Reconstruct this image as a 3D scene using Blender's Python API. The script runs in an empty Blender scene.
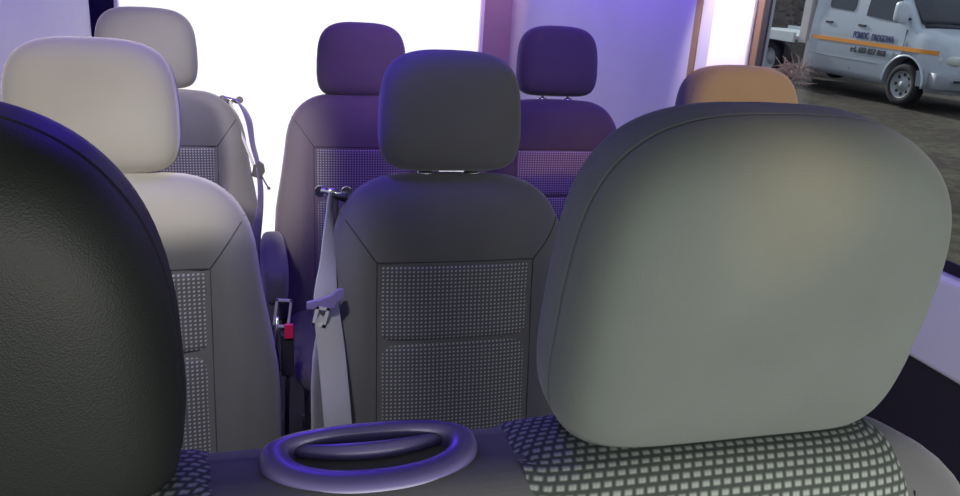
import bpy, bmesh, math, random
from mathutils import Vector, Matrix
random.seed(4)
C = bpy.context.scene.collection
PI = math.pi

# ------------------------------------------------------------------ materials
def sock(nt, node, name, val):
    if val is None: return
    if hasattr(val, 'is_linked') or isinstance(val, bpy.types.NodeSocket): nt.links.new(val, node.inputs[name])
    else: node.inputs[name].default_value = val
def mat(name, col, rough=.6, metal=0, bump=None, spec=.5, sheen=0, coat=0, emit=None, var=0, var_scale=8):
    m = bpy.data.materials.new(name); m.use_nodes = True; nt = m.node_tree
    b = nt.nodes['Principled BSDF']
    col = tuple(col) + (1,)
    b.inputs['Base Color'].default_value = col
    b.inputs['Roughness'].default_value = rough; b.inputs['Metallic'].default_value = metal
    b.inputs['Specular IOR Level'].default_value = spec
    b.inputs['Sheen Weight'].default_value = sheen; b.inputs['Sheen Roughness'].default_value = .5
    b.inputs['Coat Weight'].default_value = coat
    tc = nt.nodes.new('ShaderNodeTexCoord')
    if emit:
        b.inputs['Emission Color'].default_value = tuple(emit[0]) + (1,); b.inputs['Emission Strength'].default_value = emit[1]
    if var:
        n = nt.nodes.new('ShaderNodeTexNoise'); n.inputs['Scale'].default_value = var_scale; n.inputs['Detail'].default_value = 5
        nt.links.new(tc.outputs['Object'], n.inputs['Vector'])
        r = nt.nodes.new('ShaderNodeMapRange'); r.inputs['From Min'].default_value = .3; r.inputs['From Max'].default_value = .7
        r.inputs['To Min'].default_value = 1 - var; r.inputs['To Max'].default_value = 1 + var
        nt.links.new(n.outputs['Fac'], r.inputs['Value'])
        v = nt.nodes.new('ShaderNodeVectorMath'); v.operation = 'SCALE'; v.inputs[0].default_value = col[:3]
        nt.links.new(r.outputs['Result'], v.inputs['Scale']); nt.links.new(v.outputs['Vector'], b.inputs['Base Color'])
    if bump:
        kind, scale, strength, dist = bump
        if kind == 'voronoi':
            n = nt.nodes.new('ShaderNodeTexVoronoi'); n.feature = 'F1'; out = n.outputs['Distance']
        elif kind == 'weave':
            n = nt.nodes.new('ShaderNodeTexVoronoi'); n.feature = 'F1'; n.inputs['Randomness'].default_value = .3; out = n.outputs['Distance']
        else:
            n = nt.nodes.new('ShaderNodeTexNoise'); n.inputs['Detail'].default_value = 6; out = n.outputs['Fac']
        n.inputs['Scale'].default_value = scale
        nt.links.new(tc.outputs['Object'], n.inputs['Vector'])
        bp = nt.nodes.new('ShaderNodeBump'); bp.inputs['Strength'].default_value = strength; bp.inputs['Distance'].default_value = dist
        nt.links.new(out, bp.inputs['Height']); nt.links.new(bp.outputs['Normal'], b.inputs['Normal'])
    return m

def dotted(name, base, mark, pitch, wx=.3, wz=.3, rough=.8, stagger=.5, notch=False, near=False):
    """woven cloth with small pale marks, laid out in metres on the UV map"""
    m = bpy.data.materials.new(name); m.use_nodes = True; nt = m.node_tree; N = nt.nodes; L = nt.links
    b = N['Principled BSDF']; b.inputs['Roughness'].default_value = rough; b.inputs['Specular IOR Level'].default_value = .25
    uv = N.new('ShaderNodeUVMap'); sx = N.new('ShaderNodeSeparateXYZ'); L.new(uv.outputs['UV'], sx.inputs[0])
    def M(op, a, b2=None, c=None):
        n = N.new('ShaderNodeMath'); n.operation = op
        for i, v in enumerate((a, b2, c)):
            if v is None: continue
            if isinstance(v, (int, float)): n.inputs[i].default_value = v
            else: L.new(v, n.inputs[i])
        return n.outputs[0]
    u = M('DIVIDE', sx.outputs[0], pitch); v = M('DIVIDE', sx.outputs[1], pitch * (.84 if near else .95))
    row = M('FLOOR', v); odd = M('MODULO', M('ABSOLUTE', row), 2.0)
    u = M('ADD', u, M('MULTIPLY', odd, stagger))
    fu = M('SUBTRACT', M('FRACT', u), .5); fv = M('SUBTRACT', M('FRACT', v), .5)
    def soft(x, w, s=(.15 if near else .10)):
        r = N.new('ShaderNodeMapRange'); r.interpolation_type = 'SMOOTHSTEP'
        L.new(M('ABSOLUTE', x), r.inputs['Value'])
        r.inputs['From Min'].default_value = w + s; r.inputs['From Max'].default_value = w - s
        return r.outputs['Result']
    skew = M('SUBTRACT', fu, M('MULTIPLY', fv, .25))
    f = M('MULTIPLY', soft(skew, wx), soft(fv, wz))
    if notch:
        f = M('MULTIPLY', f, M('SUBTRACT', 1.0, M('MULTIPLY', soft(M('ADD', skew, 0.0), .02, .05), .30)))
        f = M('MULTIPLY', f, M('SUBTRACT', 1.0, M('MULTIPLY', soft(M('SUBTRACT', fv, .22), .05, .12), .25)))
    mx = N.new('ShaderNodeMix'); mx.data_type = 'RGBA'; L.new(f, mx.inputs['Factor'])
    mx.inputs['A'].default_value = tuple(base) + (1,); mx.inputs['B'].default_value = tuple(mark) + (1,)
    L.new(mx.outputs['Result'], b.inputs['Base Color'])
    bp = N.new('ShaderNodeBump'); bp.inputs['Strength'].default_value = .35; bp.inputs['Distance'].default_value = .001
    L.new(f, bp.inputs['Height']); L.new(bp.outputs['Normal'], b.inputs['Normal'])
    return m

M = {}
M['cloth'] = mat('charcoal_cloth', (.105, .105, .108), .85, bump=('weave', 700, .25, .0006), spec=.25, sheen=.25, var=.05)
M['cloth_dark'] = mat('charcoal_cloth_dimmed', (.052, .050, .055), .88, bump=('weave', 700, .25, .0006), spec=.22, sheen=.2, var=.05)  # same seat cloth, dimness of the rear right put into the colour
M['cloth_mid'] = mat('charcoal_cloth_violet_lit', (.10, .088, .10), .86, bump=('weave', 700, .25, .0006), spec=.22, sheen=.2, var=.05)  # same seat cloth with a violet light tint in its colour
M['cloth_grey'] = mat('grey_green_cloth', (.104, .119, .108), .82, bump=('weave', 900, .3, .0006), spec=.3, sheen=.15, var=.06, var_scale=14)
M['leather'] = mat('black_leather', (.009, .011, .0095), .55, bump=('voronoi', 900, .5, .0003), spec=.3)
M['seam'] = mat('seam_thread', (.03, .03, .034), .9)
M['ins'] = dotted('dotted_insert', (.085, .088, .093), (.36, .36, .38), .0080, .22, .22, stagger=0)
M['ins_near'] = dotted('block_insert', (.062, .070, .064), (.34, .375, .335), .0078, .31, .27, notch=True, near=True)
M['plastic'] = mat('dark_plastic', (.035, .033, .042), .45, bump=('noise', 500, .15, .0004))
M['handle'] = mat('grey_plastic_violet_lit', (.12, .10, .24), .32, spec=.6)  # blue ceiling light on the handle is mixed into this base colour
M['recess'] = mat('black_recess', (.012, .012, .014), .5)
M['chrome'] = mat('chrome', (.75, .75, .76), .18, metal=1)
M['steel'] = mat('satin_steel', (.62, .62, .66), .4, metal=.25)
M['strap'] = mat('belt_webbing', (.30, .30, .34), .6, bump=('weave', 500, .5, .0006), sheen=.2)
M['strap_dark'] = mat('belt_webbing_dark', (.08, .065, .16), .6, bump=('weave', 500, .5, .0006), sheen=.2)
M['tongue'] = mat('belt_tongue_plastic', (.15, .12, .30), .4)
M['red'] = mat('red_button', (.75, .03, .10), .35, spec=.6)
M['wall'] = mat('pale_wall_lining', (.42, .41, .47), .42, bump=('noise', 60, .06, .002), spec=.5, var=.03)
M['wall_r'] = mat('pale_wall_panel', (.41, .40, .47), .40, bump=('noise', 14, .10, .006), spec=.5, var=.05, var_scale=3)
M['sill'] = mat('window_sill_plastic', (.74, .74, .75), .38, spec=.5)
M['lower'] = mat('dark_side_lining', (.022, .018, .026), .75, bump=('noise', 300, .3, .001))
M['navy'] = mat('dark_corner_post', (.008, .006, .03), 1, spec=0)
M['white_pl'] = mat('glossy_white_trim', (.80, .78, .78), .25, spec=.6)
M['brown'] = mat('brown_trim', (.16, .10, .055), .55); M['tan'] = mat('tan_rear_post', (.30, .23, .24), .5)
M['rubber'] = mat('black_rubber', (.010, .010, .012), .55)
M['floor'] = mat('dark_vinyl_floor', (.012, .012, .015), .8, spec=.2, bump=('voronoi', 120, .2, .001))
M['ceil'] = mat('ceiling_felt', (.16, .16, .18), .9)
M['paint'] = mat('silver_blue_paint', (.50, .56, .63), .36, metal=.1, spec=.6, coat=.4, var=.03, var_scale=2)
M['paint2'] = mat('pale_hood_paint', (.60, .66, .72), .3, metal=.1, spec=.6, coat=.4)
M['bumper'] = mat('grey_bumper', (.30, .33, .36), .5)
M['tyre'] = mat('tyre_rubber', (.014, .014, .016), .8, bump=('noise', 80, .3, .004))
M['rim'] = mat('dull_steel_rim', (.36, .38, .40), .6, metal=.2)
M['vglass'] = mat('dark_vehicle_glass', (.035, .045, .06), .12, spec=.7)
M['orange'] = mat('orange_stripe', (.85, .33, .04), .5)
M['blue_txt'] = mat('blue_lettering', (.035, .05, .17), .5)
M['black_txt'] = mat('black_lettering', (.03, .035, .05), .5)
M['lamp'] = mat('headlight_glass', (.62, .64, .60), .15, spec=.8, coat=.5)
M['bed'] = mat('pale_flatbed_deck', (.50, .56, .58), .5, var=.06, var_scale=4)
M['chassis'] = mat('dark_chassis', (.02, .018, .022), .7)
M['panel'] = mat('pale_cab_rear_panel', (.50, .47, .48), .5, var=.08, var_scale=5)
M['twig'] = mat('pinkish_brown_twigs', (.42, .28, .27), .85)
M['hedge'] = mat('bare_brown_hedge', (.075, .055, .06), .9, var=.4, var_scale=3)

def grass_mat():
    m = bpy.data.materials.new('trampled_grass'); m.use_nodes = True; nt = m.node_tree; N = nt.nodes; L = nt.links
    b = N['Principled BSDF']; b.inputs['Roughness'].default_value = .95; b.inputs['Specular IOR Level'].default_value = .1
    tc = N.new('ShaderNodeTexCoord')
    n1 = N.new('ShaderNodeTexNoise'); n1.inputs['Scale'].default_value = .7; n1.inputs['Detail'].default_value = 6
    n2 = N.new('ShaderNodeTexNoise'); n2.inputs['Scale'].default_value = 9; n2.inputs['Detail'].default_value = 8
    for n in (n1, n2): L.new(tc.outputs['Object'], n.inputs['Vector'])
    mx = N.new('ShaderNodeMix'); mx.data_type = 'FLOAT'; mx.inputs['Factor'].default_value = .5
    L.new(n1.outputs['Fac'], mx.inputs['A']); L.new(n2.outputs['Fac'], mx.inputs['B'])
    r = N.new('ShaderNodeValToRGB'); L.new(mx.outputs['Result'], r.inputs['Fac'])
    e = r.color_ramp.elements; e[0].position = .36; e[0].color = (.045, .034, .034, 1); e[1].position = .64; e[1].color = (.105, .097, .068, 1)
    k = e.new(.5); k.color = (.066, .059, .046, 1)
    L.new(r.outputs['Color'], b.inputs['Base Color'])
    bp = N.new('ShaderNodeBump'); bp.inputs['Strength'].default_value = .6; bp.inputs['Distance'].default_value = .03
    L.new(n2.outputs['Fac'], bp.inputs['Height']); L.new(bp.outputs['Normal'], b.inputs['Normal'])
    return m
M['grass'] = grass_mat()

def clear_glass():
    m = bpy.data.materials.new('clear_window_glass'); m.use_nodes = True; nt = m.node_tree; N = nt.nodes
    N.remove(N['Principled BSDF'])
    t = N.new('ShaderNodeBsdfTransparent'); t.inputs[0].default_value = (.86, .88, .90, 1)
    g = N.new('ShaderNodeBsdfGlossy'); g.inputs['Roughness'].default_value = .03
    lw = N.new('ShaderNodeLayerWeight'); lw.inputs['Blend'].default_value = .25
    mu = N.new('ShaderNodeMath'); mu.operation = 'MULTIPLY'; mu.inputs[1].default_value = .05
    nt.links.new(lw.outputs['Fresnel'], mu.inputs[0])
    mx = N.new('ShaderNodeMixShader'); nt.links.new(mu.outputs[0], mx.inputs[0]); nt.links.new(t.outputs[0], mx.inputs[1]); nt.links.new(g.outputs[0], mx.inputs[2])
    nt.links.new(mx.outputs[0], N['Material Output'].inputs[0]); return m
def daylight_sheet():  # translucent white sheet that stands in for overexposed outdoors
    m = bpy.data.materials.new('overexposed_daylight_white'); m.use_nodes = True; nt = m.node_tree; N = nt.nodes
    N.remove(N['Principled BSDF'])
    t = N.new('ShaderNodeBsdfTranslucent'); t.inputs[0].default_value = (.95, .95, .95, 1)
    d = N.new('ShaderNodeBsdfDiffuse'); d.inputs[0].default_value = (.8, .8, .8, 1)
    mx = N.new('ShaderNodeMixShader'); mx.inputs[0].default_value = .15
    nt.links.new(t.outputs[0], mx.inputs[1]); nt.links.new(d.outputs[0], mx.inputs[2])
    nt.links.new(mx.outputs[0], N['Material Output'].inputs[0]); return m
M['glass'] = clear_glass(); M['daylight_white'] = daylight_sheet()

# ------------------------------------------------------------------ object helpers
def link(name, me, m, parent=None, smooth=True):
    o = bpy.data.objects.new(name, me); C.objects.link(o)
    if m: me.materials.append(m)
    if smooth:
        for p in me.polygons: p.use_smooth = True
    if parent: o.parent = parent
    return o
def obj(name, verts, faces, m, parent=None, smooth=True, uv=None):
    me = bpy.data.meshes.new(name); me.from_pydata([tuple(v) for v in verts], [], faces)
    if uv:
        l = me.uv_layers.new(name='UVMap')
        for lp in me.loops: l.data[lp.index].uv = uv[lp.vertex_index]
    bm = bmesh.new(); bm.from_mesh(me); bmesh.ops.recalc_face_normals(bm, faces=bm.faces); bm.to_mesh(me); bm.free()
    return link(name, me, m, parent, smooth)
def bmobj(name, bm, m, parent=None, smooth=False, bevel=0):
    bmesh.ops.recalc_face_normals(bm, faces=bm.faces)
    me = bpy.data.meshes.new(name); bm.to_mesh(me); bm.free()
    o = link(name, me, m, parent, smooth)
    if bevel:
        b = o.modifiers.new('bevel', 'BEVEL'); b.width = bevel; b.segments = 3; b.limit_method = 'ANGLE'
    return o
def add_box(bm, x0, x1, y0, y1, z0, z1, mx=None):
    v = [bm.verts.new(Vector((x, y, z))) for x in (x0, x1) for y in (y0, y1) for z in (z0, z1)]
    if mx:
        for q in v: q.co = mx @ q.co
    for f in ((0,1,3,2),(4,6,7,5),(0,4,5,1),(2,3,7,6),(0,2,6,4),(1,5,7,3)): bm.faces.new([v[i] for i in f])
def box(name, x0, x1, y0, y1, z0, z1, m, parent=None, bevel=.0, mx=None):
    bm = bmesh.new(); add_box(bm, x0, x1, y0, y1, z0, z1, mx); return bmobj(name, bm, m, parent, bevel=bevel, smooth=False)
def loft(rings, closed=True, cap=True):
    n = len(rings[0]); V = [p for r in rings for p in r]; F = []
    for i in range(len(rings) - 1):
        for j in range(n if closed else n - 1):
            a = i*n + j; b = i*n + (j+1) % n; F.append((a, b, b+n, a+n))
    if cap: F.append(tuple(range(n))); F.append(tuple(range((len(rings)-1)*n, len(rings)*n)))
    return V, F
def tube(path, r, n=10):
    P = [Vector(p) for p in path]; rings = []; up = None
    for i, p in enumerate(P):
        t = (P[min(i+1, len(P)-1)] - P[max(i-1, 0)]).normalized()
        if up is None: up = t.orthogonal().normalized()
        up = (up - t * up.dot(t)).normalized(); s = t.cross(up)
        rr = r[i] if isinstance(r, (list, tuple)) else r
        rings.append([p + (up*math.cos(2*PI*k/n) + s*math.sin(2*PI*k/n))*rr for k in range(n)])
    return loft(rings)
def add_vf(bm, V, F):
    vs = [bm.verts.new(tuple(v)) for v in V]
    for f in F:
        try: bm.faces.new([vs[i] for i in f])
        except ValueError: pass
def sg(v, e): return math.copysign(abs(v)**e, v)
def thing(name, label, cat, loc=(0,0,0), rz=0, group=None):
    o = bpy.data.objects.new(name, None); C.objects.link(o); o.location = loc; o.rotation_euler = (0, 0, rz)
    o.empty_display_size = .1; o['label'] = label; o['category'] = cat
    if group: o['group'] = group
    return o
def struct(o): o['kind'] = 'structure'; return o
def sstep(a, b, x):
    t = max(0., min(1., (x-a)/(b-a))); return t*t*(3-2*t)

# ------------------------------------------------------------------ seats
TILT = math.radians(8); BH = .70
def bk(x, y, z, zp):                       # back frame -> seat frame
    return Vector((x, y*math.cos(TILT) + z*math.sin(TILT), zp + z*math.cos(TILT) - y*math.sin(TILT)))
def hw(d):                                  # half width of the backrest, d metres under its top
    if d < .2:
        k = max(0., 1 - d/.2); w = .085 + .150*(1 - k**2.4)**(1/2.4)
    else: w = .235 + .034*sstep(.14, .42, d)
    return w
def thick(d):                               # half thickness
    k = max(0., 1 - d/.055); return .016 + .050*(1 - k**2.2)**(1/2.2)
def bolster(x, d): return (.030*sstep(.135, .195, abs(x)) + .004*sstep(.02,.1,.15-abs(x)))*sstep(.05, .22, d)
def top_bulge(d): return .012*math.exp(-((d-.11)/.07)**2)
def fy(x, d, ext=0):
    xx = max(0., abs(x) - ext); W = hw(d)
    c = min(.999, xx/W); s = (1 - c**3.2)**(1/3.2)
    return -thick(d)*s - bolster(xx, d)*s**.6 - top_bulge(d)*s
def backrest(name, m, parent, zp, ext=0, top_arch=.012):
    rings = []; n = 88
    ds = [0, .002, .006, .012, .02, .03, .042, .056, .075, .1, .13, .16, .2, .25, .3, .36, .42, .5, .58, .64, .68, .695, .70]
    for d in ds:
        ring = []; e = 1.0 if d < .66 else 1 - .25*((d-.66)/.04)**2
        for k in range(n):
            a = 2*PI*(k+.5)/n; c = sg(math.cos(a), 2/3.2); s = sg(math.sin(a), 2/3.2)
            x = hw(d)*c
            if s < 0: y = -(thick(d)*abs(s) + (bolster(x, d)*abs(s)**.6 + top_bulge(d)*abs(s)))
            else: y = thick(d)*s
            shrink = 1 if d > 0 else .9
            xe = x*shrink + math.copysign(ext, x)
            zz = BH - d - top_arch*(abs(x)/.235)**2*math.exp(-d/.03)
            ring.append(bk(xe, y*e, zz, zp))
        rings.append(ring)
    V, F = loft(rings); return obj(name, V, F, m, parent)
def insert(parent, zp, m, cx=0, ext=0, d0=.163, d1=.66, half=.150, dm=.318, wrap=False):
    V = []; UV = []; F = []; nx = 26; ds = []
    d = d0
    while d < d1 + 1e-6: ds.append(d); d += .0018 if (wrap and d < .03) else .0095 if abs(d-dm) > .03 else .004
    nw = 0
    if wrap:
        arc = 0; prev = None; pre = [(.030, 1), (.022, 1), (.014, 1), (.008, 1), (.004, 1), (.0015, 1), (0, .8), (0, .3), (0, -.3), (0, -.8)]
        rows = []
        for dd, sd in pre:
            y = fy(cx, dd, ext); y = -y*sd if dd > 0 else .0145*sd
            rows.append((y, BH - dd))
        y0_, z0_ = fy(cx, ds[0], ext), BH - ds[0]; tot = 0; arcs = []
        allr = rows + [(y0_, z0_)]
        for k in range(len(allr)-2, -1, -1):
            tot += math.hypot(allr[k][0]-allr[k+1][0], allr[k][1]-allr[k+1][1]); arcs.insert(0, tot)
        for (y, zz), ar in zip(rows, arcs):
            for j in range(nx+1):
                t = -1 + 2*j/nx; x = cx + t*half
                xo = max(0, abs(x)-ext); arch = .012*(xo/.235)**2*math.exp(-(BH-zz)/.03)
                up = .0045*(1 - abs(t)**8) if abs(t) < .99 else -.002
                V.append(bk(x, y + (.3*up if y > .015 else 0), zz - arch + up*(1 if zz > BH-.012 else .5), zp)); UV.append((x, ar))
            nw += 1
    arcd = [0]
    for k in range(1, len(ds)): arcd.append(arcd[-1] + math.hypot(ds[k]-ds[k-1], fy(cx, ds[k], ext) - fy(cx, ds[k-1], ext)))
    for i, d in enumerate(ds):
        w = half*(1 - (0 if wrap else .02)*math.sin((d-d0)*7))
        w *= 1 if wrap else 1 - .03*math.exp(-((d-dm)/.02)**2)
        for j in range(nx+1):
            t = -1 + 2*j/nx; x = cx + t*w
            puff = .0045*(1 - abs(t)**8)*(1 if wrap else min(1, (d-d0)/.012)**.5)
            groove = .009*math.exp(-((d-dm)/.007)**2)
            y = fy(x if ext == 0 else x, d, ext) - .0005 - puff*(1 if True else 0) + groove*.75
            if abs(t) > .97 or i == len(ds)-1 or (i == 0 and not wrap): y += .003
            xo = max(0, abs(x)-ext); arch = .012*(xo/.235)**2*math.exp(-d/.03) if wrap else 0
            V.append(bk(x, y, BH-d-arch + (.003*math.exp(-d/.01) if wrap else 0), zp)); UV.append((x, -arcd[i] if wrap else -d))
    for i in range(len(ds)+nw-1):
        for j in range(nx): a = i*(nx+1)+j; F.append((a, a+1, a+nx+2, a+nx+1))
    return obj('patterned_insert', V, F, m, parent, uv=UV)
def seam_line(parent, zp, pts, m, ext=0, r=.0011, cx=0):
    bm = bmesh.new()
    for line in pts:
        P = []
        for (x0, d0), (x1, d1) in zip(line, line[1:]):
            for k in range(9): t = k/8; x = x0+(x1-x0)*t; d = d0+(d1-d0)*t; P.append(bk(x+cx, fy(x+cx, d, ext)-.0003, BH-d, zp))
        V, F = tube(P, r, 6); add_vf(bm, V, F)
    return bmobj('seam', bm, m, parent, smooth=True)
def headrest(name, m, parent, zp, cx=0, W=.274, H=.226, D=.112, gap=-.001, label=None, n=4.1, nb=5.4, tp=.065, fwd=0, sp=-.45):
    zc = BH + gap + H/2; rings = []; N = 96
    ph = [-PI/2 + .02 + (PI-.04)*i/46 for i in range(47)]
    ph += [sp-.03, sp-.015, sp, sp+.015, sp+.03]; ph.sort()
    for p in ph:
        y = D/2*sg(math.sin(p), 2/3.0); s = math.cos(p)**((2/5.5) if p < 0 else (2/2.9))
        g = .990 if abs(p-sp) < .008 else 1
        ring = []
        for k in range(N):
            a = 2*PI*k/N; nn = n if math.sin(a) > 0 else nb; cx_ = sg(math.cos(a), 2/nn); sz = sg(math.sin(a), 2/nn)
            z = H/2*sz*s*g; tz = z/(H/2)
            taper = 1 - tp*sstep(-.3, 1, tz) - .02*sstep(.2, 1, -tz)
            x = W/2*cx_*s*g*taper
            z += -.010*(x/(W/2))**2*sstep(0, 1, tz)          # slightly domed top
            yy = y + .006*tz*tz*sstep(0, D/4, -y)
            y2 = yy - .008; z2 = z
            if fwd: y2, z2 = y2*math.cos(fwd) - z*math.sin(fwd), z*math.cos(fwd) + y2*math.sin(fwd)
            ring.append(bk(cx + x, y2, zc + z2, zp))
        rings.append(ring)
    V, F = loft(rings); h = obj(name, V, F, m, parent)
    if label: h['label'] = label
    for sx in (-.045, .045):
        V, F = tube([bk(cx+sx, -.004, BH-.01, zp), bk(cx+sx, -.004, zc-.06, zp)], .006, 12)
        q = obj('post', V, F, M['chrome'], h)
        V, F = tube([bk(cx+sx, -.004, BH-.004, zp), bk(cx+sx, -.004, BH+.001, zp), bk(cx+sx, -.004, BH+.0035, zp)], [.016, .016, .012], 16)
        obj('post_sleeve', V, F, M['chrome'], h)
    return h
def cushion(name, parent, m, zc, x0, x1, y0, y1, H=.15):
    cx = (x0+x1)/2; cy = (y0+y1)/2; W = (x1-x0)/2; D = (y1-y0)/2; rings = []
    for i in range(25):
        p = -PI/2 + .03 + (PI-.06)*i/24; z = H/2*sg(math.sin(p), 2/2.6); s = math.cos(p)**(2/4.)
        ring = []
        for k in range(72):
            a = 2*PI*k/72; x = W*sg(math.cos(a), .5)*s; y = D*sg(math.sin(a), .5)*s
            dish = -.018*(1 - min(1, (x/W)**4))*(z > 0)*sstep(0, .03, z)
            ring.append(Vector((cx+x, cy+y, zc + z + dish)))
        rings.append(ring)
    V, F = loft(rings); return obj(name, V, F, m, parent)
def cushion_insert(parent, m, zc, cx, y0, y1, half=.15, H=.15):
    V = []; UV = []; F = []; nx = 14; ny = 20
    for i in range(ny+1):
        y = y0 + (y1-y0)*i/ny
        for j in range(nx+1):
            t = -1+2*j/nx; x = cx+t*half; V.append(Vector((x, y, zc + H/2 - .018 + .006*(1-abs(t)**8) + .004))); UV.append((x, y))
    for i in range(ny):
        for j in range(nx): a = i*(nx+1)+j; F.append((a, a+1, a+nx+2, a+nx+1))
    return obj('cushion_insert', V, F, m, parent, uv=UV)

def make_seat(label, cloth, loc, armrest=False, hx=0, gap=-.001):
    zp = .405
    t = thing('passenger_seat', label, 'seat', loc, 0, 'single passenger seats behind the front bench')
    b = backrest('backrest', cloth, t, zp)
    insert(b, zp, M['ins'])
    seam_line(b, zp, [[(-.152, .66), (-.152, .161), (.152, .161), (.152, .66)], [(-.152, .161), (-.212, .075)], [(.152, .161), (.212, .075)]], M['seam'])
    headrest('headrest', cloth, t, zp, cx=hx, gap=gap)
    cushion('seat_cushion', t, cloth, .405, -.24, .24, -.50, .03)
    cushion_insert(t, M['ins'], .405, 0, -.42, -.09)
    # under-frame: box with two slanted side plates and floor rails
    box('seat_frame', -.20, .20, -.42, .0, .27, .34, M['plastic'], t, bevel=.01)
    for sx in (-.19, .17):
        bm = bmesh.new(); prof = [(-.44, .0), (.02, .0), (.02, .03), (-.10, .09), (-.06, .29), (-.36, .29), (-.33, .09), (-.44, .03)]
        a = [bm.verts.new((sx, y, z)) for y, z in prof]; c = [bm.verts.new((sx+.02, y, z)) for y, z in prof]
        bm.faces.new(a); bm.faces.new(c[::-1])
        for i in range(len(prof)): bm.faces.new((a[i], a[(i+1) % 8], c[(i+1) % 8], c[i]))
        bmobj('side_leg', bm, M['plastic'], t, bevel=.004)
    for sx in (-.247, .237):
        V, F = tube([(sx-.006, .0, .40), (sx+.002, .0, .40), (sx+.012, .0, .40), (sx+.016, .0, .40)], [.052, .055, .053, .04], 24)
        obj('recliner_cover', V, F, M['plastic'], t)
    if armrest:
        rings = []
        for i in range(17):
            p = -PI/2+.05+(PI-.1)*i/16; y = -.235 + .185*sg(math.sin(p), .6); s = math.cos(p)**.40
            rings.append([Vector((.300 + .037*s*sg(math.cos(a), .55), y, .660 + .058*s*sg(math.sin(a), .55) + .02*(y+.18))) for a in [2*PI*k/32 for k in range(32)]])
        V, F = loft(rings); obj('armrest', V, F, cloth, t)
        V, F = tube([(.225, -.055, .655), (.30, -.075, .655)], .02, 16); obj('armrest_hinge', V, F, M['plastic'], t)
    return t

Y2 = 1.481 - .113; Y3 = 2.521 - .113
seatA = make_seat('seat with a cream lit headrest, standing right behind the black leather headrest', M['cloth'], (-.225, Y2, 0), hx=-.027)
seatB = make_seat('charcoal seat in the middle of the picture with full dotted backrest panel in view', M['cloth'], (.370, Y2, 0), gap=.004, hx=-.004)
seatF = make_seat('seat by the side window glowing orange, only its headrest top above the big grey headrest', M['cloth'], (.984, Y2, 0))
seatC = make_seat('pale grey rear seat at the left with an armrest, behind the cream lit headrest', M['cloth'], (-.245, Y3, 0), True, hx=-.034)
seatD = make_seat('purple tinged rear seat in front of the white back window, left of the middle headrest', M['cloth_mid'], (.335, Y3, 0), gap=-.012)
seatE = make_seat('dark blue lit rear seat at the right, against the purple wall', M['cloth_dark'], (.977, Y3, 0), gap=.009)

# front double bench
zp1 = .467; Y1 = .338
bench = thing('bench_seat', 'wide front bench seat with block patterned panels, nearest the viewer across the bottom', 'seat', (.076, Y1, 0))
b = backrest('backrest', M['cloth'], bench, zp1, ext=.243)
insert(b, zp1, M['ins_near'], cx=.2225, ext=.243, d0=.002, d1=.66, half=.1395, wrap=True, dm=.345)
insert(b, zp1, M['ins_near'], cx=-.2465, ext=.243, d0=.002, d1=.66, half=.1445, wrap=True, dm=.345)
for s, q in ((-.2465, .1455), (.2225, .1405)):
    seam_line(b, zp1, [[(-q, .66), (-q, .035)], [(q, .66), (q, .035)]], M['seam'], ext=.243, cx=s, r=.0006)
headrest('headrest', M['cloth_grey'], bench, zp1, cx=.243, W=.266, H=.238, D=.128, gap=-.007, sp=-.05, fwd=math.radians(17), label='large grey cloth headrest', n=3.8, nb=6, tp=.05)
headrest('headrest', M['leather'], bench, zp1, cx=-.257, W=.282, H=.254, D=.12, gap=-.028, sp=-.05, fwd=math.radians(14), label='black grained leather headrest', n=3.2, nb=5.5, tp=.09)
cushion('seat_cushion', bench, M['cloth'], .455, -.49, .49, -.50, .03)
for s in (-.25, .25): cushion_insert(bench, M['ins_near'], .455, s, -.42, -.09)
box('seat_frame', -.45, .45, -.42, .0, .30, .40, M['plastic'], bench, bevel=.01)
for sx in (-.42, -.01, .40): box('side_leg', sx, sx+.03, -.40, -.02, .0, .31, M['plastic'], bench, bevel=.004)
# handle on top of the bench: bezel ring, dark tray, grip bar   (bench frame: x, y from Y1)
def hring(cx, cy, z, a, b_, n=72, e=2.6, rot=0, bow=0, back=.62):
    out = []
    for k in range(n):
        t = 2*PI*k/n; x = a*sg(math.cos(t), 2/e); y = b_*sg(math.sin(t), 2/e)*(back if math.sin(t) > 0 else 1.0) + bow*(x/a)**2
        out.append(Vector((cx + x*math.cos(rot) - y*math.sin(rot), cy + x*math.sin(rot) + y*math.cos(rot), z)))
    return out
HX, HY, HZ = -.007, .099, 1.1630
def slope(P):   # follow the bench top: falls towards the viewer
    return [Vector((p.x, p.y, p.z + (p.y-HY)*.085)) for p in P]
rings = [slope(hring(HX, HY, HZ+dz, .066+o, .037+o, e=2.3, rot=.0, bow=.002, back=.62)) for dz, o in ((-.016, .002), (.001, .003), (.0045, .0018), (.0062, -.001), (.0066, -.007), (.0062, -.0125), (.0048, -.0145), (-.002, -.0155), (-.014, -.0165))]
V, F = loft(rings, cap=False); bez = obj('release_handle', V, F, M['handle'], bench); bez['label'] = 'smooth grey grab handle surround, tinted as under violet light'
V, F = loft([slope(hring(HX, HY, HZ-.0065, .054, .023, bow=.002, e=2.2)), slope(hring(HX, HY, HZ-.010, .054, .023, bow=.002, e=2.2))]); obj('recess', V, F, M['recess'], bez)
P = []
for k in range(25):
    t = -1+2*k/24; P.append(Vector((HX + t*.046, HY + .011 - .012*(1-t*t), HZ - .001 + .003*(1-t*t))))
V, F = tube(P, [.0042 + .0014*math.cos((-1+2*k/24)*PI/2) for k in range(25)], 14); obj('grip_bar', V, F, M['handle'], bez)

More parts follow.
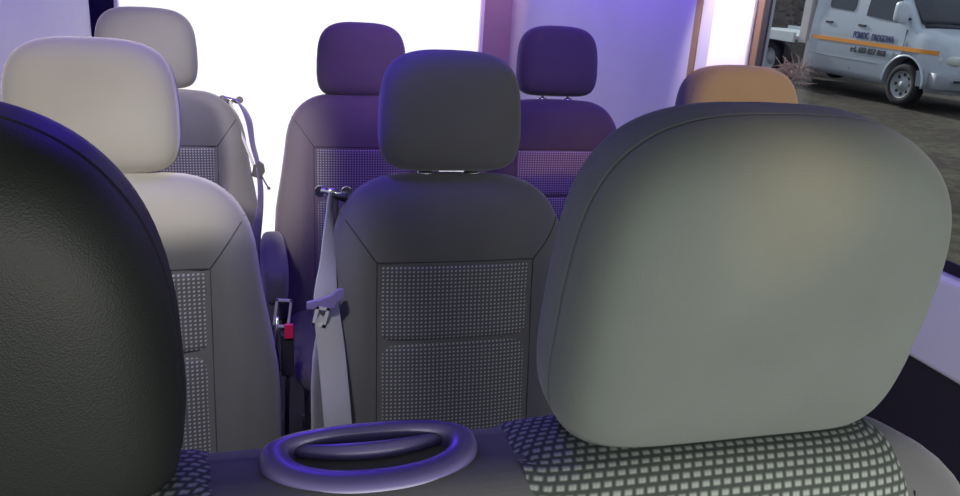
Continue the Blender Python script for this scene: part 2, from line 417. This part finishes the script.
# ------------------------------------------------------------------ belts
def strap(name, pts, width, m, parent, th=.0016):
    """pts: (centre, width direction)"""
    P = [Vector(p) for p, _ in pts]; Wd = [Vector(w).normalized() for _, w in pts]; n = len(P)
    fine = []
    for i in range(n-1):
        for k in range(8):
            t = k/8; p0 = P[max(0, i-1)]; p1 = P[i]; p2 = P[i+1]; p3 = P[min(n-1, i+2)]
            c = .5*((2*p1) + (p2-p0)*t + (2*p0-5*p1+4*p2-p3)*t*t + (3*p1-p0-3*p2+p3)*t**3)
            fine.append((c, (Wd[i]*(1-t)+Wd[i+1]*t).normalized()))
    fine.append((P[-1], Wd[-1])); rings = []
    for i, (c, w) in enumerate(fine):
        t = (fine[min(i+1, len(fine)-1)][0] - fine[max(i-1, 0)][0]).normalized(); nn = t.cross(w).normalized()
        h = width/2
        rings.append([c - w*h - nn*th*.3, c - w*h*.9 - nn*th, c + w*h*.9 - nn*th, c + w*h - nn*th*.3, c + w*h + nn*th*.3, c + w*h*.9 + nn*th, c - w*h*.9 + nn*th, c - w*h + nn*th*.3])
    V, F = loft(rings); return obj(name, V, F, m, parent)

# belt beside the middle seat
bt = thing('seat_belt', 'pale grey seat belt hanging down beside the middle charcoal seat, purple tongue on it', 'seat belt', (.14, 1.38, 0))
def rel(P, o): return Vector(P) - o.location
L = lambda p: rel(p, bt)
strap('webbing', [(L((.143, 1.455, 1.062)), (.25, .9, -.3)), (L((.137, 1.435, 1.035)), (.3, .95, -.1)), (L((.130, 1.385, .96)), (.62, .78, 0)), (L((.123, 1.345, .895)), (.9, .45, 0)), (L((.132, 1.315, .79)), (1, .1, 0)), (L((.141, 1.275, .655)), (1, 0, .0)), (L((.150, 1.29, .52)), (.9, 0, .3)), (L((.150, 1.36, .42)), (.9, .2, .3))], .050, M['strap'], bt)
strap('webbing', [(L((.146, 1.458, 1.056)), (.5, .5, -.6)), (L((.146, 1.445, 1.0)), (.5, .8, 0)), (L((.142, 1.425, .93)), (.3, 1, 0)), (L((.140, 1.38, .86)), (.5, 1, 0))], .034, M['strap_dark'], bt)
# tongue: plastic body with wings and metal blade
def plate(name, prof, th, m, parent, mx, holes=None):
    bm = bmesh.new(); n = len(prof)
    a = [bm.verts.new(mx @ Vector((x, -th/2, z))) for x, z in prof]; c = [bm.verts.new(mx @ Vector((x, th/2, z))) for x, z in prof]
    bm.faces.new(a); bm.faces.new(c[::-1])
    for i in range(n): bm.faces.new((a[i], a[(i+1) % n], c[(i+1) % n], c[i]))
    return bmobj(name, bm, m, parent, bevel=min(.0015, th*.3))
mx = Matrix.Translation(L((.121, 1.333, .897))) @ Matrix.Rotation(-.27, 4, 'Y') @ Matrix.Rotation(-.15, 4, 'X')
tg = plate('tongue', [(-.036, -.006), (-.032, .006), (-.010, .004), (.012, .006), (.028, .013), (.036, .010), (.034, -.004), (.018, -.010), (.012, -.018), (-.012, -.018), (-.018, -.011)], .012, M['tongue'], bt, mx)
def frame_plate(name, x0, x1, z0, z1, w, th, m, parent, mx):
    bm = bmesh.new()
    for a in ((x0, x0+w, z0, z1), (x1-w, x1, z0, z1), (x0, x1, z1-w, z1), (x0, x1, z0, z0+w)): add_box(bm, a[0], a[1], -th/2, th/2, a[2], a[3], mx)
    return bmobj(name, bm, m, parent)
mxb = Matrix.Translation(L((.116, 1.326, .885))) @ Matrix.Rotation(.22, 4, 'Y')
frame_plate('metal_blade', -.012, .012, -.036, .002, .0055, .004, M['steel'], tg, mxb)

# guide on the shoulder of the middle seat (seat frame coordinates)
def guide(seat, P, s=1, flip=1):
    g = seat; o = seat.location; P = Vector(P) - o
    V, F = tube([P + Vector((-.024, 0, .004))*s, P + Vector((.024, 0, -.006))*s], .0065*s, 14)
    r = obj('belt_guide', V, F, M['chrome'], g)
    for k in (-1, 1):
        V, F = tube([P + Vector((k*.024, -.003, -.001*k)), P + Vector((k*.024, .003, -.001*k))], .011*s, 14)
        obj('guide_cap', V, F, M['chrome'], r, smooth=False)
    V, F = tube([P + Vector((.0, .012, -.006)), P + Vector((.03*flip, .02, -.02)), P + Vector((.055*flip, .03, -.045))], [.009, .008, .006], 10)
    obj('guide_arm', V, F, M['plastic'], r)
guide(seatB, (.146, 1.452, 1.064))

# belt of the rear left seat, hanging clear in front of the bright window
bt2 = thing('seat_belt', 'narrow dark belt dangling from the rear left seat shoulder against the white window', 'seat belt', (-.02, 2.42, 0))
L2 = lambda p: rel(p, bt2)
strap('webbing', [(L2((-.050, 2.482, 1.072)), (.5, .6, -.5)), (L2((-.026, 2.470, 1.062)), (.6, .7, -.6)), (L2((-.004, 2.445, 1.02)), (.5, .8, -.2)), (L2((.006, 2.41, .955)), (.35, .9, 0)), (L2((.020, 2.382, .893)), (.3, 1, 0)), (L2((.024, 2.35, .80)), (.5, .9, 0)), (L2((.004, 2.30, .665)), (.8, .5, 0)), (L2((-.005, 2.29, .56)), (.8, .5, 0))], .036, M['strap_dark'], bt2)
strap('webbing', [(L2((-.058, 2.478, 1.078)), (.6, 0, .3)), (L2((-.040, 2.465, 1.02)), (1, 0, 0)), (L2((-.018, 2.43, .96)), (1, 0, 0)), (L2((.012, 2.385, .885)), (1, 0, 0))], .008, M['strap'], bt2)
mx = Matrix.Translation(L2((.021, 2.375, .885))) @ Matrix.Rotation(.35, 4, 'Y')
tg2 = plate('tongue', [(-.014, -.022), (-.018, .008), (-.006, .026), (.008, .022), (.018, .004), (.012, -.022)], .016, M['plastic'], bt2, mx)
V, F = tube([L2((.028, 2.376, .870)), L2((.040, 2.378, .845)), L2((.049, 2.38, .829))], .0022, 8); obj('stop_pin', V, F, M['plastic'], tg2)
V, F = tube([L2((.048, 2.38, .832)), L2((.050, 2.38, .826))], .0045, 8); obj('pin_tip', V, F, M['plastic'], tg2)
guide(seatC, (-.052, 2.478, 1.075), flip=-1)

# buckle on its stalk between the seats
bu = thing('belt_buckle', 'upright belt buckle with a bright red button in the gap between seats', 'buckle', (.078, 1.86, .44))
V, F = tube([(.0, .03, -.44), (-.006, .02, -.2), (-.004, .005, -.02), (0, 0, .06)], .006, 10); obj('stalk', V, F, M['plastic'], bu)
box('buckle_body', -.018, .014, -.012, .014, .04, .155, M['plastic'], bu, bevel=.004)
rb = box('release_button', -.010, .012, -.019, -.010, .145, .185, M['red'], bu, bevel=.003); rb['label'] = 'bright red release button'
mx = Matrix.Translation((-.010, .0, .215)) @ Matrix.Rotation(.12, 4, 'Y')
frame_plate('metal_frame', -.022, .018, -.045, .030, .006, .004, M['steel'], bu, mx)
V, F = tube([(-.026, 0, .20), (-.030, 0, .12), (-.024, 0, .05)], .005, 8); obj('chrome_bracket', V, F, M['chrome'], bu)

# ------------------------------------------------------------------ the vehicle interior
XL, XR, YF, YR, ZC = -.60, 1.35, -.9, 4.2, 1.86
struct(box('floor', XL-.06, XR+.06, YF, YR+.06, -.06, 0, M['floor']))
struct(box('ceiling', XL-.06, XR+.06, YF, YR+.06, ZC, ZC+.05, M['ceil']))
def wall_pieces(name, rects, x0, x1, m):
    bm = bmesh.new()
    for y0, y1, z0, z1 in rects: add_box(bm, x0, x1, y0, y1, z0, z1)
    return struct(bmobj(name, bm, m))
# right side
WZ0, WZ1, WY1 = .968, 1.62, 1.940
wall_pieces('wall_right', [(YF, WY1, WZ1, ZC), (WY1, 2.29, 0.78, ZC), (2.31, YR, 0, ZC), (YF, YF+.25, WZ0, WZ1)], XR, XR+.012, M['wall_r'])
struct(box('trim_1', XR-.012, XR+.05, YF, 2.29, 0, .765, M['lower'], bevel=.006))
struct(box('trim_2', XR-.035, XR+.05, YF, WY1, .765, WZ0-.012, M['sill'], bevel=.012))
struct(box('trim_3', XR-.006, XR+.05, 2.285, 2.318, 0, ZC, M['brown'], bevel=.003))
struct(box('trim_4', XR-.014, XR+.0, 1.998, 2.20, .80, 1.80, M['white_pl'], bevel=.008))
w1 = bmesh.new(); y0, y1 = YF+.25, WY1
for a in ((y0-.01, y1+.02, WZ0-.014, WZ0+.012), (y0-.01, y1+.02, WZ1-.012, WZ1+.014), (y0-.01, y0+.02, WZ0, WZ1), (y1-.001, y1+.022, WZ0, WZ1)): add_box(w1, XR-.004, XR+.004, *a)
w = struct(bmobj('window_1', w1, M['rubber'], bevel=.003))
box('window_trim', XR-.005, XR+.004, y1+.022, y1+.052, WZ0, WZ1, M['brown'], w, bevel=.003)
box('pane', XR+.0, XR+.003, y0, y1, WZ0, WZ1, M['glass'], w)
# left side
wall_pieces('wall_left', [(YF, 3.58, 0, .98), (YF, 3.58, 1.62, ZC), (1.35, 3.58, .98, 1.62), (YF, -.5, .98, 1.62)], XL-.05, XL, M['wall'])
struct(box('trim_5', XL-.05, XL+.004, 3.58, YR, 0, ZC, M['navy'], bevel=.004))
w2 = bmesh.new()
for a in ((-.51, 1.36, .966, .992), (-.51, 1.36, 1.608, 1.634), (-.51, -.48, .98, 1.62), (1.33, 1.36, .98, 1.62)): add_box(w2, XL-.052, XL+.008, *a)
w = struct(bmobj('window_2', w2, M['rubber'], bevel=.003)); box('pane', XL-.024, XL-.020, -.5, 1.35, .98, 1.62, M['glass'], w)
# rear
bm = bmesh.new()
add_box(bm, XL, XR, YR, YR+.05, 0, .06); add_box(bm, XL, XR, YR, YR+.05, 1.78, ZC)
add_box(bm, XL, -.59, YR, YR+.05, .06, 1.78); add_box(bm, 1.19, XR, YR, YR+.05, .06, 1.78)
struct(bmobj('wall_back', bm, M['tan']))
bm = bmesh.new()
for a in ((-.60, -.58, .05, 1.79), (1.18, 1.20, .05, 1.79), (-.60, 1.20, .05, .07), (-.60, 1.20, 1.765, 1.79)): add_box(bm, a[0], a[1], YR-.006, YR+.055, a[2], a[3])
w = struct(bmobj('window_3', bm, M['sill'], bevel=.003)); box('pane', -.59, 1.19, YR+.02, YR+.024, .06, 1.78, M['daylight_white'], w)  # pane is an added white sheet in place of blown-out daylight

# ambient light strips under the ceiling
def led(loc, size_y, label, power, col):
    t = thing('light_strip', label, 'light', loc)
    box('diffuser', -.012, .012, -size_y/2, size_y/2, -.012, 0, mat('strip_glow', col, emit=(col, 4)), t, bevel=.003)
    box('housing', -.018, .018, -size_y/2-.01, size_y/2+.01, 0, .014, M['plastic'], t, bevel=.002)
def area(name, loc, rot, sx, sy, power, col, spread=PI):
    l = bpy.data.lights.new(name, 'AREA'); l.shape = 'RECTANGLE'; l.size = sx; l.size_y = sy; l.energy = power; l.color = col; l.spread = spread
    o = bpy.data.objects.new(name, l); C.objects.link(o); o.location = loc; o.rotation_euler = rot; return o
def spot(name, loc, target, power, col, angle, blend=.5, r=.02):
    l = bpy.data.lights.new(name, 'SPOT'); l.energy = power; l.color = col; l.spot_size = math.radians(angle); l.spot_blend = blend; l.shadow_soft_size = r
    o = bpy.data.objects.new(name, l); C.objects.link(o); o.location = loc
    o.rotation_euler = (Vector(target) - Vector(loc)).to_track_quat('-Z', 'Y').to_euler(); return o
BLUE = (.10, .03, 1.0); VIO = (.32, .16, 1.0)
led((-.45, 2.2, ZC-.014), 3.6, 'violet light strip along the ceiling on the left', 0, (.25, .1, 1))
led((1.22, 2.2, ZC-.014), 3.6, 'violet light strip along the ceiling by the side window', 0, (.25, .1, 1))
area('violet_strip_light_left', (-.45, 2.6, ZC-.03), (0, math.radians(35), 0), .03, 2.6, 8, (.2, .05, 1))
area('violet_strip_light_right', (1.16, 3.0, ZC-.03), (0, math.radians(-55), 0), .03, 2.2, 15, (.16, .04, 1))
area('blue_strip_light_middle', (.4, 3.2, ZC-.02), (0, 0, 0), .06, 1.8, 6, BLUE)
area('blue_strip_light_front', (.07, 1.50, ZC-.03), (0, 0, 0), .05, .2, 6, BLUE)
spot('violet_rear_fill', (.62, 1.7, 1.82), (.66, 2.46, 1.12), 27, (.42, .16, 1.0), 66, .7, .05)  # added spot, tints the rear row violet
spot('blue_rear_fill', (1.05, 1.75, 1.82), (.98, 2.46, 1.10), 14, (.12, .03, 1.0), 42, .7, .05)  # added spot, turns the rear right seat bluer
spot('plum_rear_fill', (.30, 1.70, 1.83), (.34, 2.46, 1.22), 7, (1, .55, .75), 26, .8, .05)  # added spot, reddens the rear middle headrest
spot('rear_left_fill', (-.32, 1.72, 1.82), (-.17, 2.44, .98), 55, (1, .93, .88), 40, .7, .04)  # added spot, brightens the rear left seat behind the blocked beam
spot('near_left_fill', (-.12, .78, 1.83), (-.12, 1.35, .86), 38, (1, .96, .95), 44, .8, .04)  # added spot, lifts the near left backrest out of shadow
# daylight through the windscreen
area('windscreen_daylight', (.35, -.95, 1.08), (math.radians(91), 0, 0), 1.7, .6, 27, (1., .98, .90))
# added spots without any fixture, for the bright patches
spot('left_headrest_fill', (-.22, -.55, 1.80), (-.27, 1.7, 1.17), 420, (1, .90, .73), 21, .5, .04)  # added narrow beam, makes the left headrests cream
spot('orange_seat_fill', (.98, .55, 1.80), (1.06, 1.40, 1.22), 72, (1, .50, .10), 30, .6)  # added spot, colours the window seat orange
spot('warm_front_fill', (.50, -.30, 1.72), (.307, .37, 1.345), 15.0, (1, .62, .26), 9, 1.0)  # added spot for the warm patch on the grey headrest
spot('pillar_glare_fill', (1.0, 2.1, 1.75), (1.34, 2.09, 1.35), 30, (1, .86, .80), 60, .6)  # added spot that produces the glare on the white pillar trim
spot('rear_corner_fill', (.9, 3.7, 1.80), (1.25, 4.19, 1.35), 14, (1, .6, .35), 50, .8)  # added spot, warms the rear corner post

# ------------------------------------------------------------------ outdoors
def gz(x, y):
    r = math.hypot(x, y); return -.65 + .594*sstep(2.5, 9.5, r) + .012*math.sin(x*1.7+y*.6) + .010*math.sin(y*2.3-x)
V = []; F = []; n = 90
for i in range(n+1):
    for j in range(n+1):
        x = -14 + 64*i/n; y = -12 + 62*j/n; V.append((x, y, gz(x, y)))
for i in range(n):
    for j in range(n): a = i*(n+1)+j; F.append((a, a+1, a+n+2, a+n+1))
g = obj('ground', V, F, M['grass']); struct(g)

# recovery van: x forward, y left, z up, origin on the ground under the front axle
van = thing('recovery_truck', 'silver crew cab recovery truck with an orange side stripe parked on the grass', 'truck', (11.21, 11.08, -.026), math.radians(-90.4))
van.rotation_euler = (0, math.radians(.64), math.radians(-90.4))
def VW(x, z):
    w = .93
    if x > .35: w *= 1 - .30*((x-.35)/.62)**2.4
    if z > 1.25: w *= 1 - .13*((z-1.25)/1.15)
    if z < .5: w *= 1 - .03*((.5-z)/.25)
    return w
def topz(x):
    if x > .93: return .86 - (x-.93)*2
    if x > .20: return 1.02 + .24*((.93-x)/.73)**.8 - .16*sstep(.80, .93, x)
    if x > -.80: return 1.26 + (2.38-1.26)*((.20-x)/1.0)**.92
    return 2.40
xs = [.97, .955, .93, .88, .8, .7, .6, .5, .4, .3, .2, .1, 0, -.15, -.3, -.5, -.65, -.8, -1.0, -1.4, -1.9, -2.3, -2.34, -2.35]
rings = []
for x in xs:
    T = topz(x); zb = .28 if x < .9 else .34 + (x-.9)*1.2
    zs = [zb, zb+.12, zb+(T-zb)*.4, zb+(T-zb)*.7, zb+(T-zb)*.88, zb+(T-zb)*.97]
    half = [(VW(x, z)*(1 if k else .96)*(.985 if k == 4 else .94 if k == 5 else 1), z) for k, z in enumerate(zs)] + [(.55*VW(x, T), T+.0), (.0, T+.012)]
    ring = [(x, -h, z) for h, z in half] + [(x, h, z) for h, z in half[-2::-1]]
    rings.append([Vector(p) for p in ring])
V, F = loft(rings); body = obj('body', V, F, M['paint'], van, smooth=True)
me = body.data
cm = bmesh.new(); bmesh.ops.create_cone(cm, cap_ends=True, segments=40, radius1=.43, radius2=.43, depth=3, matrix=Matrix.Translation((.16, 0, .36)) @ Matrix.Rotation(PI/2, 4, 'X'))
cme = bpy.data.meshes.new('cut'); cm.to_mesh(cme); cm.free(); co = bpy.data.objects.new('cut', cme); C.objects.link(co)
body.parent = None; md = body.modifiers.new('b', 'BOOLEAN'); md.object = co; md.solver = 'EXACT'
bpy.context.view_layer.update(); dg = bpy.context.evaluated_depsgraph_get()
nm = bpy.data.meshes.new_from_object(body.evaluated_get(dg)); body.modifiers.clear(); body.data = nm; body.parent = van
bpy.data.objects.remove(co)
box('arch_lining', -.30, .62, -.72, .72, .30, .85, M['chassis'], van)
# wheel
def wheel(x, y, name='wheel'):
    def rot(prof, n=40):
        return [[Vector((x + r*math.cos(2*PI*k/n), y + yy, .34 + r*math.sin(2*PI*k/n))) for k in range(n)] for r, yy in prof]
    V, F = loft(rot([(.21, -.09), (.225, -.105), (.30, -.105), (.335, -.085), (.34, -.05), (.34, .05), (.335, .085), (.30, .10), (.21, .10)]), cap=False)
    t = obj(name, V, F, M['tyre'], van)
    V, F = loft(rot([(.218, -.10), (.212, -.10), (.20, -.06), (.19, -.05), (.12, -.045), (.11, -.048), (.10, -.07), (.055, -.075), (.048, -.088), (.001, -.09)]), cap=False); rm = obj('rim', V, F, M['rim'], t)
    for k in range(8 if y < 0 and x > 0 else 0):
        bm = bmesh.new(); a = 2*PI*k/8; bmesh.ops.create_cone(bm, cap_ends=True, segments=10, radius1=.027, radius2=.027, depth=.03, matrix=Matrix.Translation((x+.155*math.cos(a), y-.04, .34+.155*math.sin(a))) @ Matrix.Rotation(PI/2, 4, 'X'))
        bmobj('rim_hole', bm, M['chassis'], t)
    return t
wheel(.16, -.82); wheel(.16, .82); wheel(-3.55, -.80); wheel(-3.55, .80)
def side_patch(name, poly, m, parent, off=.006, thick=.004):
    """polygon in (x,z) mapped to the right flank"""
    out = [Vector((x, -(VW(x, z) + off), z)) for x, z in poly]; inn = [Vector((p.x, p.y + .05, p.z)) for p in out]
    bm = bmesh.new(); a = [bm.verts.new(p) for p in out]; c = [bm.verts.new(p) for p in inn]
    bm.faces.new(a); bm.faces.new(c[::-1]); n = len(a)
    for i in range(n): bm.faces.new((a[i], a[(i+1) % n], c[(i+1) % n], c[i]))
    return bmobj(name, bm, m, parent)
side_patch('door_window', [(-.96, 1.36), (-.1, 1.29), (-.0, 1.36), (-.66, 2.1), (-.96, 2.1)], M['vglass'], van)
side_patch('door_window', [(-1.96, 1.50), (-1.92, 1.44), (-1.32, 1.41), (-1.28, 1.47), (-1.28, 2.1), (-1.96, 2.1)], M['vglass'], van)
for x in (-1.12, -2.16, .04):
    z1 = 2.2 if x < 0 else 1.2
    side_patch('door_gap', [(x, .86 if x > 0 else .42), (x+.012, .86 if x > 0 else .42), (x+.012, z1), (x, z1)], M['chassis'], van, off=.001)
for x in (-1.08, -1.95):
    side_patch('door_handle', [(x, 1.17), (x+.17, 1.17), (x+.17, 1.205), (x, 1.205)], M['black_txt'], van, off=.02)
side_patch('side_moulding', [(-2.3, .60), (-.5, .60), (-.5, .612), (-2.3, .612)], M['bumper'], van, off=.006)
# stripe following the flank
V = []; F = []; sxs = [-2.26 + i*(.72+2.26)/40 for i in range(41)]
for i, x in enumerate(sxs):
    for z in (.868, .932): V += [Vector((x, -(VW(x, z)+.009), z)), Vector((x, -(VW(x, z)-.02), z))]
for i in range(40):
    a = i*4; b_ = a+4; F += [(a, b_, b_+2, a+2), (a+2, b_+2, b_+3, a+3), (a, a+1, b_+1, b_), (a+1, a+3, b_+3, b_+1)]
V2 = V; o = obj('orange_stripe', V2, F, M['orange'], van, smooth=False)
# lettering
def text(s, x, z, size, m, parent, width):
    cu = bpy.data.curves.new('t', 'FONT'); cu.body = s; cu.size = size; cu.extrude = .003; cu.offset = .004
    to = bpy.data.objects.new('t', cu); C.objects.link(to); bpy.context.view_layer.update()
    me = bpy.data.meshes.new_from_object(to.evaluated_get(bpy.context.evaluated_depsgraph_get())); bpy.data.objects.remove(to)
    w = max(v.co.x for v in me.vertices); k = width/w
    me.transform(Matrix.Translation((x, -.942, z)) @ Matrix.Rotation(PI/2, 4, 'X') @ Matrix.Scale(k, 4, (1, 0, 0)))
    return link('lettering', me, m, parent, smooth=False)
text('POMOC', -1.16, .975, .15, M['blue_txt'], van, .38); text('DROGOWA', -.70, .965, .15, M['blue_txt'], van, .52)
text('tel. 603 827 868', -1.16, .735, .13, M['black_txt'], van, .86)
# windscreen, bonnet edge, wiper
V = []
for x, off in ((.17, .012), (-.74, .012)):
    T = topz(x); w = VW(x, T)*.86
    V += [Vector((x+.02, -w, T+.004)), Vector((x+.02, -w*.5, T+.022)), Vector((x+.02, w*.5, T+.022)), Vector((x+.02, w, T+.004))]
F = [(0, 1, 5, 4), (1, 2, 6, 5), (2, 3, 7, 6)]
o = obj('windscreen', V, F, M['vglass'], van); sd = o.modifiers.new('s', 'SOLIDIFY'); sd.thickness = .02; sd.offset = 1
V, F = tube([(.215, -.60, 1.285), (.20, .1, 1.31), (.16, .70, 1.34)], .012, 8); obj('wiper', V, F, M['black_txt'], van)
V, F = tube([(.19, -.72, 1.275), (.215, -.2, 1.28), (.215, .3, 1.28), (.19, .72, 1.275)], .03, 8); obj('cowl', V, F, M['black_txt'], van)
# headlight, indicator, bumper, grille
def blob(name, c, s, m, parent, e=.6, n=20, rz=0):
    R = Matrix.Rotation(rz, 4, 'Z'); rings = []
    for i in range(n+1):
        p = -PI/2+.02+(PI-.04)*i/n
        rings.append([Vector(c) + R @ Vector((s[0]*math.cos(p)**e*sg(math.cos(a), e), s[1]*math.cos(p)**e*sg(math.sin(a), e), s[2]*sg(math.sin(p), e))) for a in [2*PI*k/24 for k in range(24)]])
    V, F = loft(rings); return obj(name, V, F, m, parent)
for sy in (-1, 1):
    blob('headlight', (.845, sy*.60, .80), (.13, .17, .085), M['lamp'], van, rz=sy*-.35)
    blob('indicator', (.73, sy*.795, .79), (.05, .045, .06), M['lamp'], van)
box('grille', .90, .975, -.38, .38, .70, .86, M['chassis'], van, bevel=.01)
bm = bmesh.new(); rg = []
for k in range(25):
    t = -1+2*k/24; y = t*.90; x = .99 - .13*abs(t)**3.2 if abs(t) < .97 else .80
    rg.append([Vector((x+dx, y*(1.0), z)) for dx, z in ((0, .34), (.05, .38), (.055, .55), (.02, .60), (-.14, .60), (-.14, .34))])
V, F = loft(rg); obj('bumper', V, F, M['bumper'], van)
side_patch('bumper_side', [(.47, .36), (.84, .36), (.84, .60), (.45, .60)], M['bumper'], van, off=.012)
box('number_plate', 1.04, 1.05, -.26, .26, .42, .53, mat('plate_white', (.6, .62, .6), .5), van)
box('bumper_slot', 1.03, 1.048, -.75, .75, .485, .52, M['chassis'], van)
# arch lip
V, F = tube([(.16+.44*math.cos(a), -.915, .36+.44*math.sin(a)) for a in [PI*(-.02+1.04*k/24) for k in range(25)]], .022, 8); obj('wheel_arch_lip', V, F, M['paint'], van)
# mirrors
for sy in (-1, 1):
    V, F = tube([(.02, sy*.88, 1.36), (.03, sy*.98, 1.38)], .022, 8); mr = obj('mirror_arm', V, F, M['black_txt'], van)
    blob('wing_mirror', (.03, sy*1.09, 1.46), (.07, .12, .17), M['paint2'], van, e=.5)
# cab rear panel, chassis, flatbed
bm = bmesh.new()
for sy in (-1, 1): add_box(bm, -2.62, -2.40, sy*.93-.04, sy*.93+.04, .75, 2.3)
add_box(bm, -2.56, -2.46, -.90, .90, .95, 2.3); bmobj('headboard', bm, M['panel'], van, bevel=.01)
box('chassis_rail', -5.6, -2.3, -.45, .45, .45, .72, M['chassis'], van)
box('flatbed', -5.8, -2.62, -1.05, 1.05, .80, .86, M['bed'], van, bevel=.01)
box('bed_side_rail', -5.8, -2.62, -1.08, -1.03, .74, .93, M['bed'], van, bevel=.008)
box('bed_side_rail', -5.8, -2.62, 1.03, 1.08, .74, .93, M['bed'], van, bevel=.008)
box('mudguard', -2.42, -2.34, -.93, -.55, .30, .80, M['panel'], van, bevel=.01)
box('underbody_tank', -3.1, -2.85, -.9, -.5, .35, .70, M['chassis'], van, bevel=.02)
van_m = van.matrix_basis.copy()

# tangle of branches lying by the truck's rear
ctr = Matrix.LocRotScale(van.location, van.rotation_euler, None) @ Vector((-2.32, -1.14, 0))
br = bmesh.new(); random.seed(9)
for i in range(160):
    a = random.uniform(0, 2*PI); r = random.uniform(0, .34); p = Vector((r*math.cos(a)*.7, r*math.sin(a), random.uniform(.0, .42)*(1-r*.9)))
    d = Vector((random.uniform(-1, 1), random.uniform(-1, 1), random.uniform(-.2, .9))).normalized()*random.uniform(.15, .5)
    q = p + d; q.z = max(.0, q.z*.8); m_ = (p+q)/2 + Vector((random.uniform(-.06, .06),)*3)
    m_.z = max(.01, m_.z)
    V, F = tube([p, m_, q], [.014, .011, .005], 5); add_vf(br, V, F)
o = bmobj('brushwood', br, M['twig'], None, smooth=True); o.location = (ctr.x, ctr.y, gz(ctr.x, ctr.y)); o['label'] = 'tangled heap of pinkish brown brushwood behind the silver truck cab'; o['category'] = 'branches'

# hedge beyond: several shrubs, each with stems
random.seed(21)
def shrub(label, x, y, w, h):
    bm = bmesh.new(); V, F = [], []
    for i in range(4200):
        a = random.uniform(0, 2*PI); rr = math.sqrt(random.random())*w; zz = random.uniform(.1, 1)**.8*h
        rr *= (1 - .35*(zz/h)**2)
        p = Vector((rr*math.cos(a), rr*math.sin(a)*.7, zz)); d = Vector((random.uniform(-1, 1), random.uniform(-1, 1), random.uniform(-.3, 1.2))).normalized()*random.uniform(.25, .6)
        s = d.orthogonal().normalized()*random.uniform(.04, .10); k = len(V)
        V += [p-s, p+s, p+d+s*.3, p+d-s*.3, p+s.cross(d).normalized()*.03]; F += [(k, k+1, k+2, k+3), (k+1, k+4, k+2)]
    for i in range(14):
        a = random.uniform(0, 2*PI); q = Vector((w*.7*math.cos(a), w*.5*math.sin(a), h*.9)); b0 = Vector((w*.25*math.cos(a), w*.2*math.sin(a), -.05))
        VV, FF = tube([b0, (b0+q)/2+Vector((.1, .1, 0)), q], [.06, .04, .015], 6); k = len(V); V += VV; F += [tuple(i_+k for i_ in f) for f in FF]
    me = bpy.data.meshes.new('shrub'); me.from_pydata([tuple(v) for v in V], [], F)
    o = link('shrub', me, M['hedge'], None, smooth=False); o.location = (x, y, gz(x, y)); o['label'] = label; o['category'] = 'shrub'; o['group'] = 'bare shrubs behind the truck'
lab = 'bare brown shrub in the hedge beyond the parked silver truck'
for i in range(10): shrub(lab, 12.0 + i*1.9, 23.5 + .5*math.sin(i*2.1), .62, 3.6 + .4*math.sin(i*1.3))

# ------------------------------------------------------------------ sky, sun, camera
w = bpy.data.worlds.new('World'); bpy.context.scene.world = w; w.use_nodes = True
bg = w.node_tree.nodes['Background']; bg.inputs[0].default_value = (.80, .88, 1.0, 1); bg.inputs[1].default_value = .75
sl = bpy.data.lights.new('sun', 'SUN'); sl.energy = 4.6; sl.angle = math.radians(3); sl.color = (1, .97, .93)
so = bpy.data.objects.new('sun', sl); C.objects.link(so); so.rotation_euler = Vector((.12, -1, -.42)).to_track_quat('-Z', 'Y').to_euler()

R = Vector((0.96155133, -0.26681785, 0.06501744)); U = Vector((0.02509153, 0.32111535, 0.94670764)); Fw = Vector((0.27347659, 0.9086766, -0.31546376))
cam = bpy.data.cameras.new('camera'); co = bpy.data.objects.new('camera', cam); C.objects.link(co)
co.matrix_world = Matrix(((R.x, U.x, -Fw.x, 0), (R.y, U.y, -Fw.y, 0), (R.z, U.z, -Fw.z, 1.45), (0, 0, 0, 1)))
cam.sensor_width = 36; cam.lens = 36*797.17/960; cam.clip_start = .02; cam.clip_end = 300
sc = bpy.context.scene; sc.camera = co
sc.view_settings.view_transform = 'Standard'; sc.view_settings.look = 'None'; sc.view_settings.exposure = 0; sc.view_settings.gamma = 1; sc.view_settings.use_curve_mapping = False
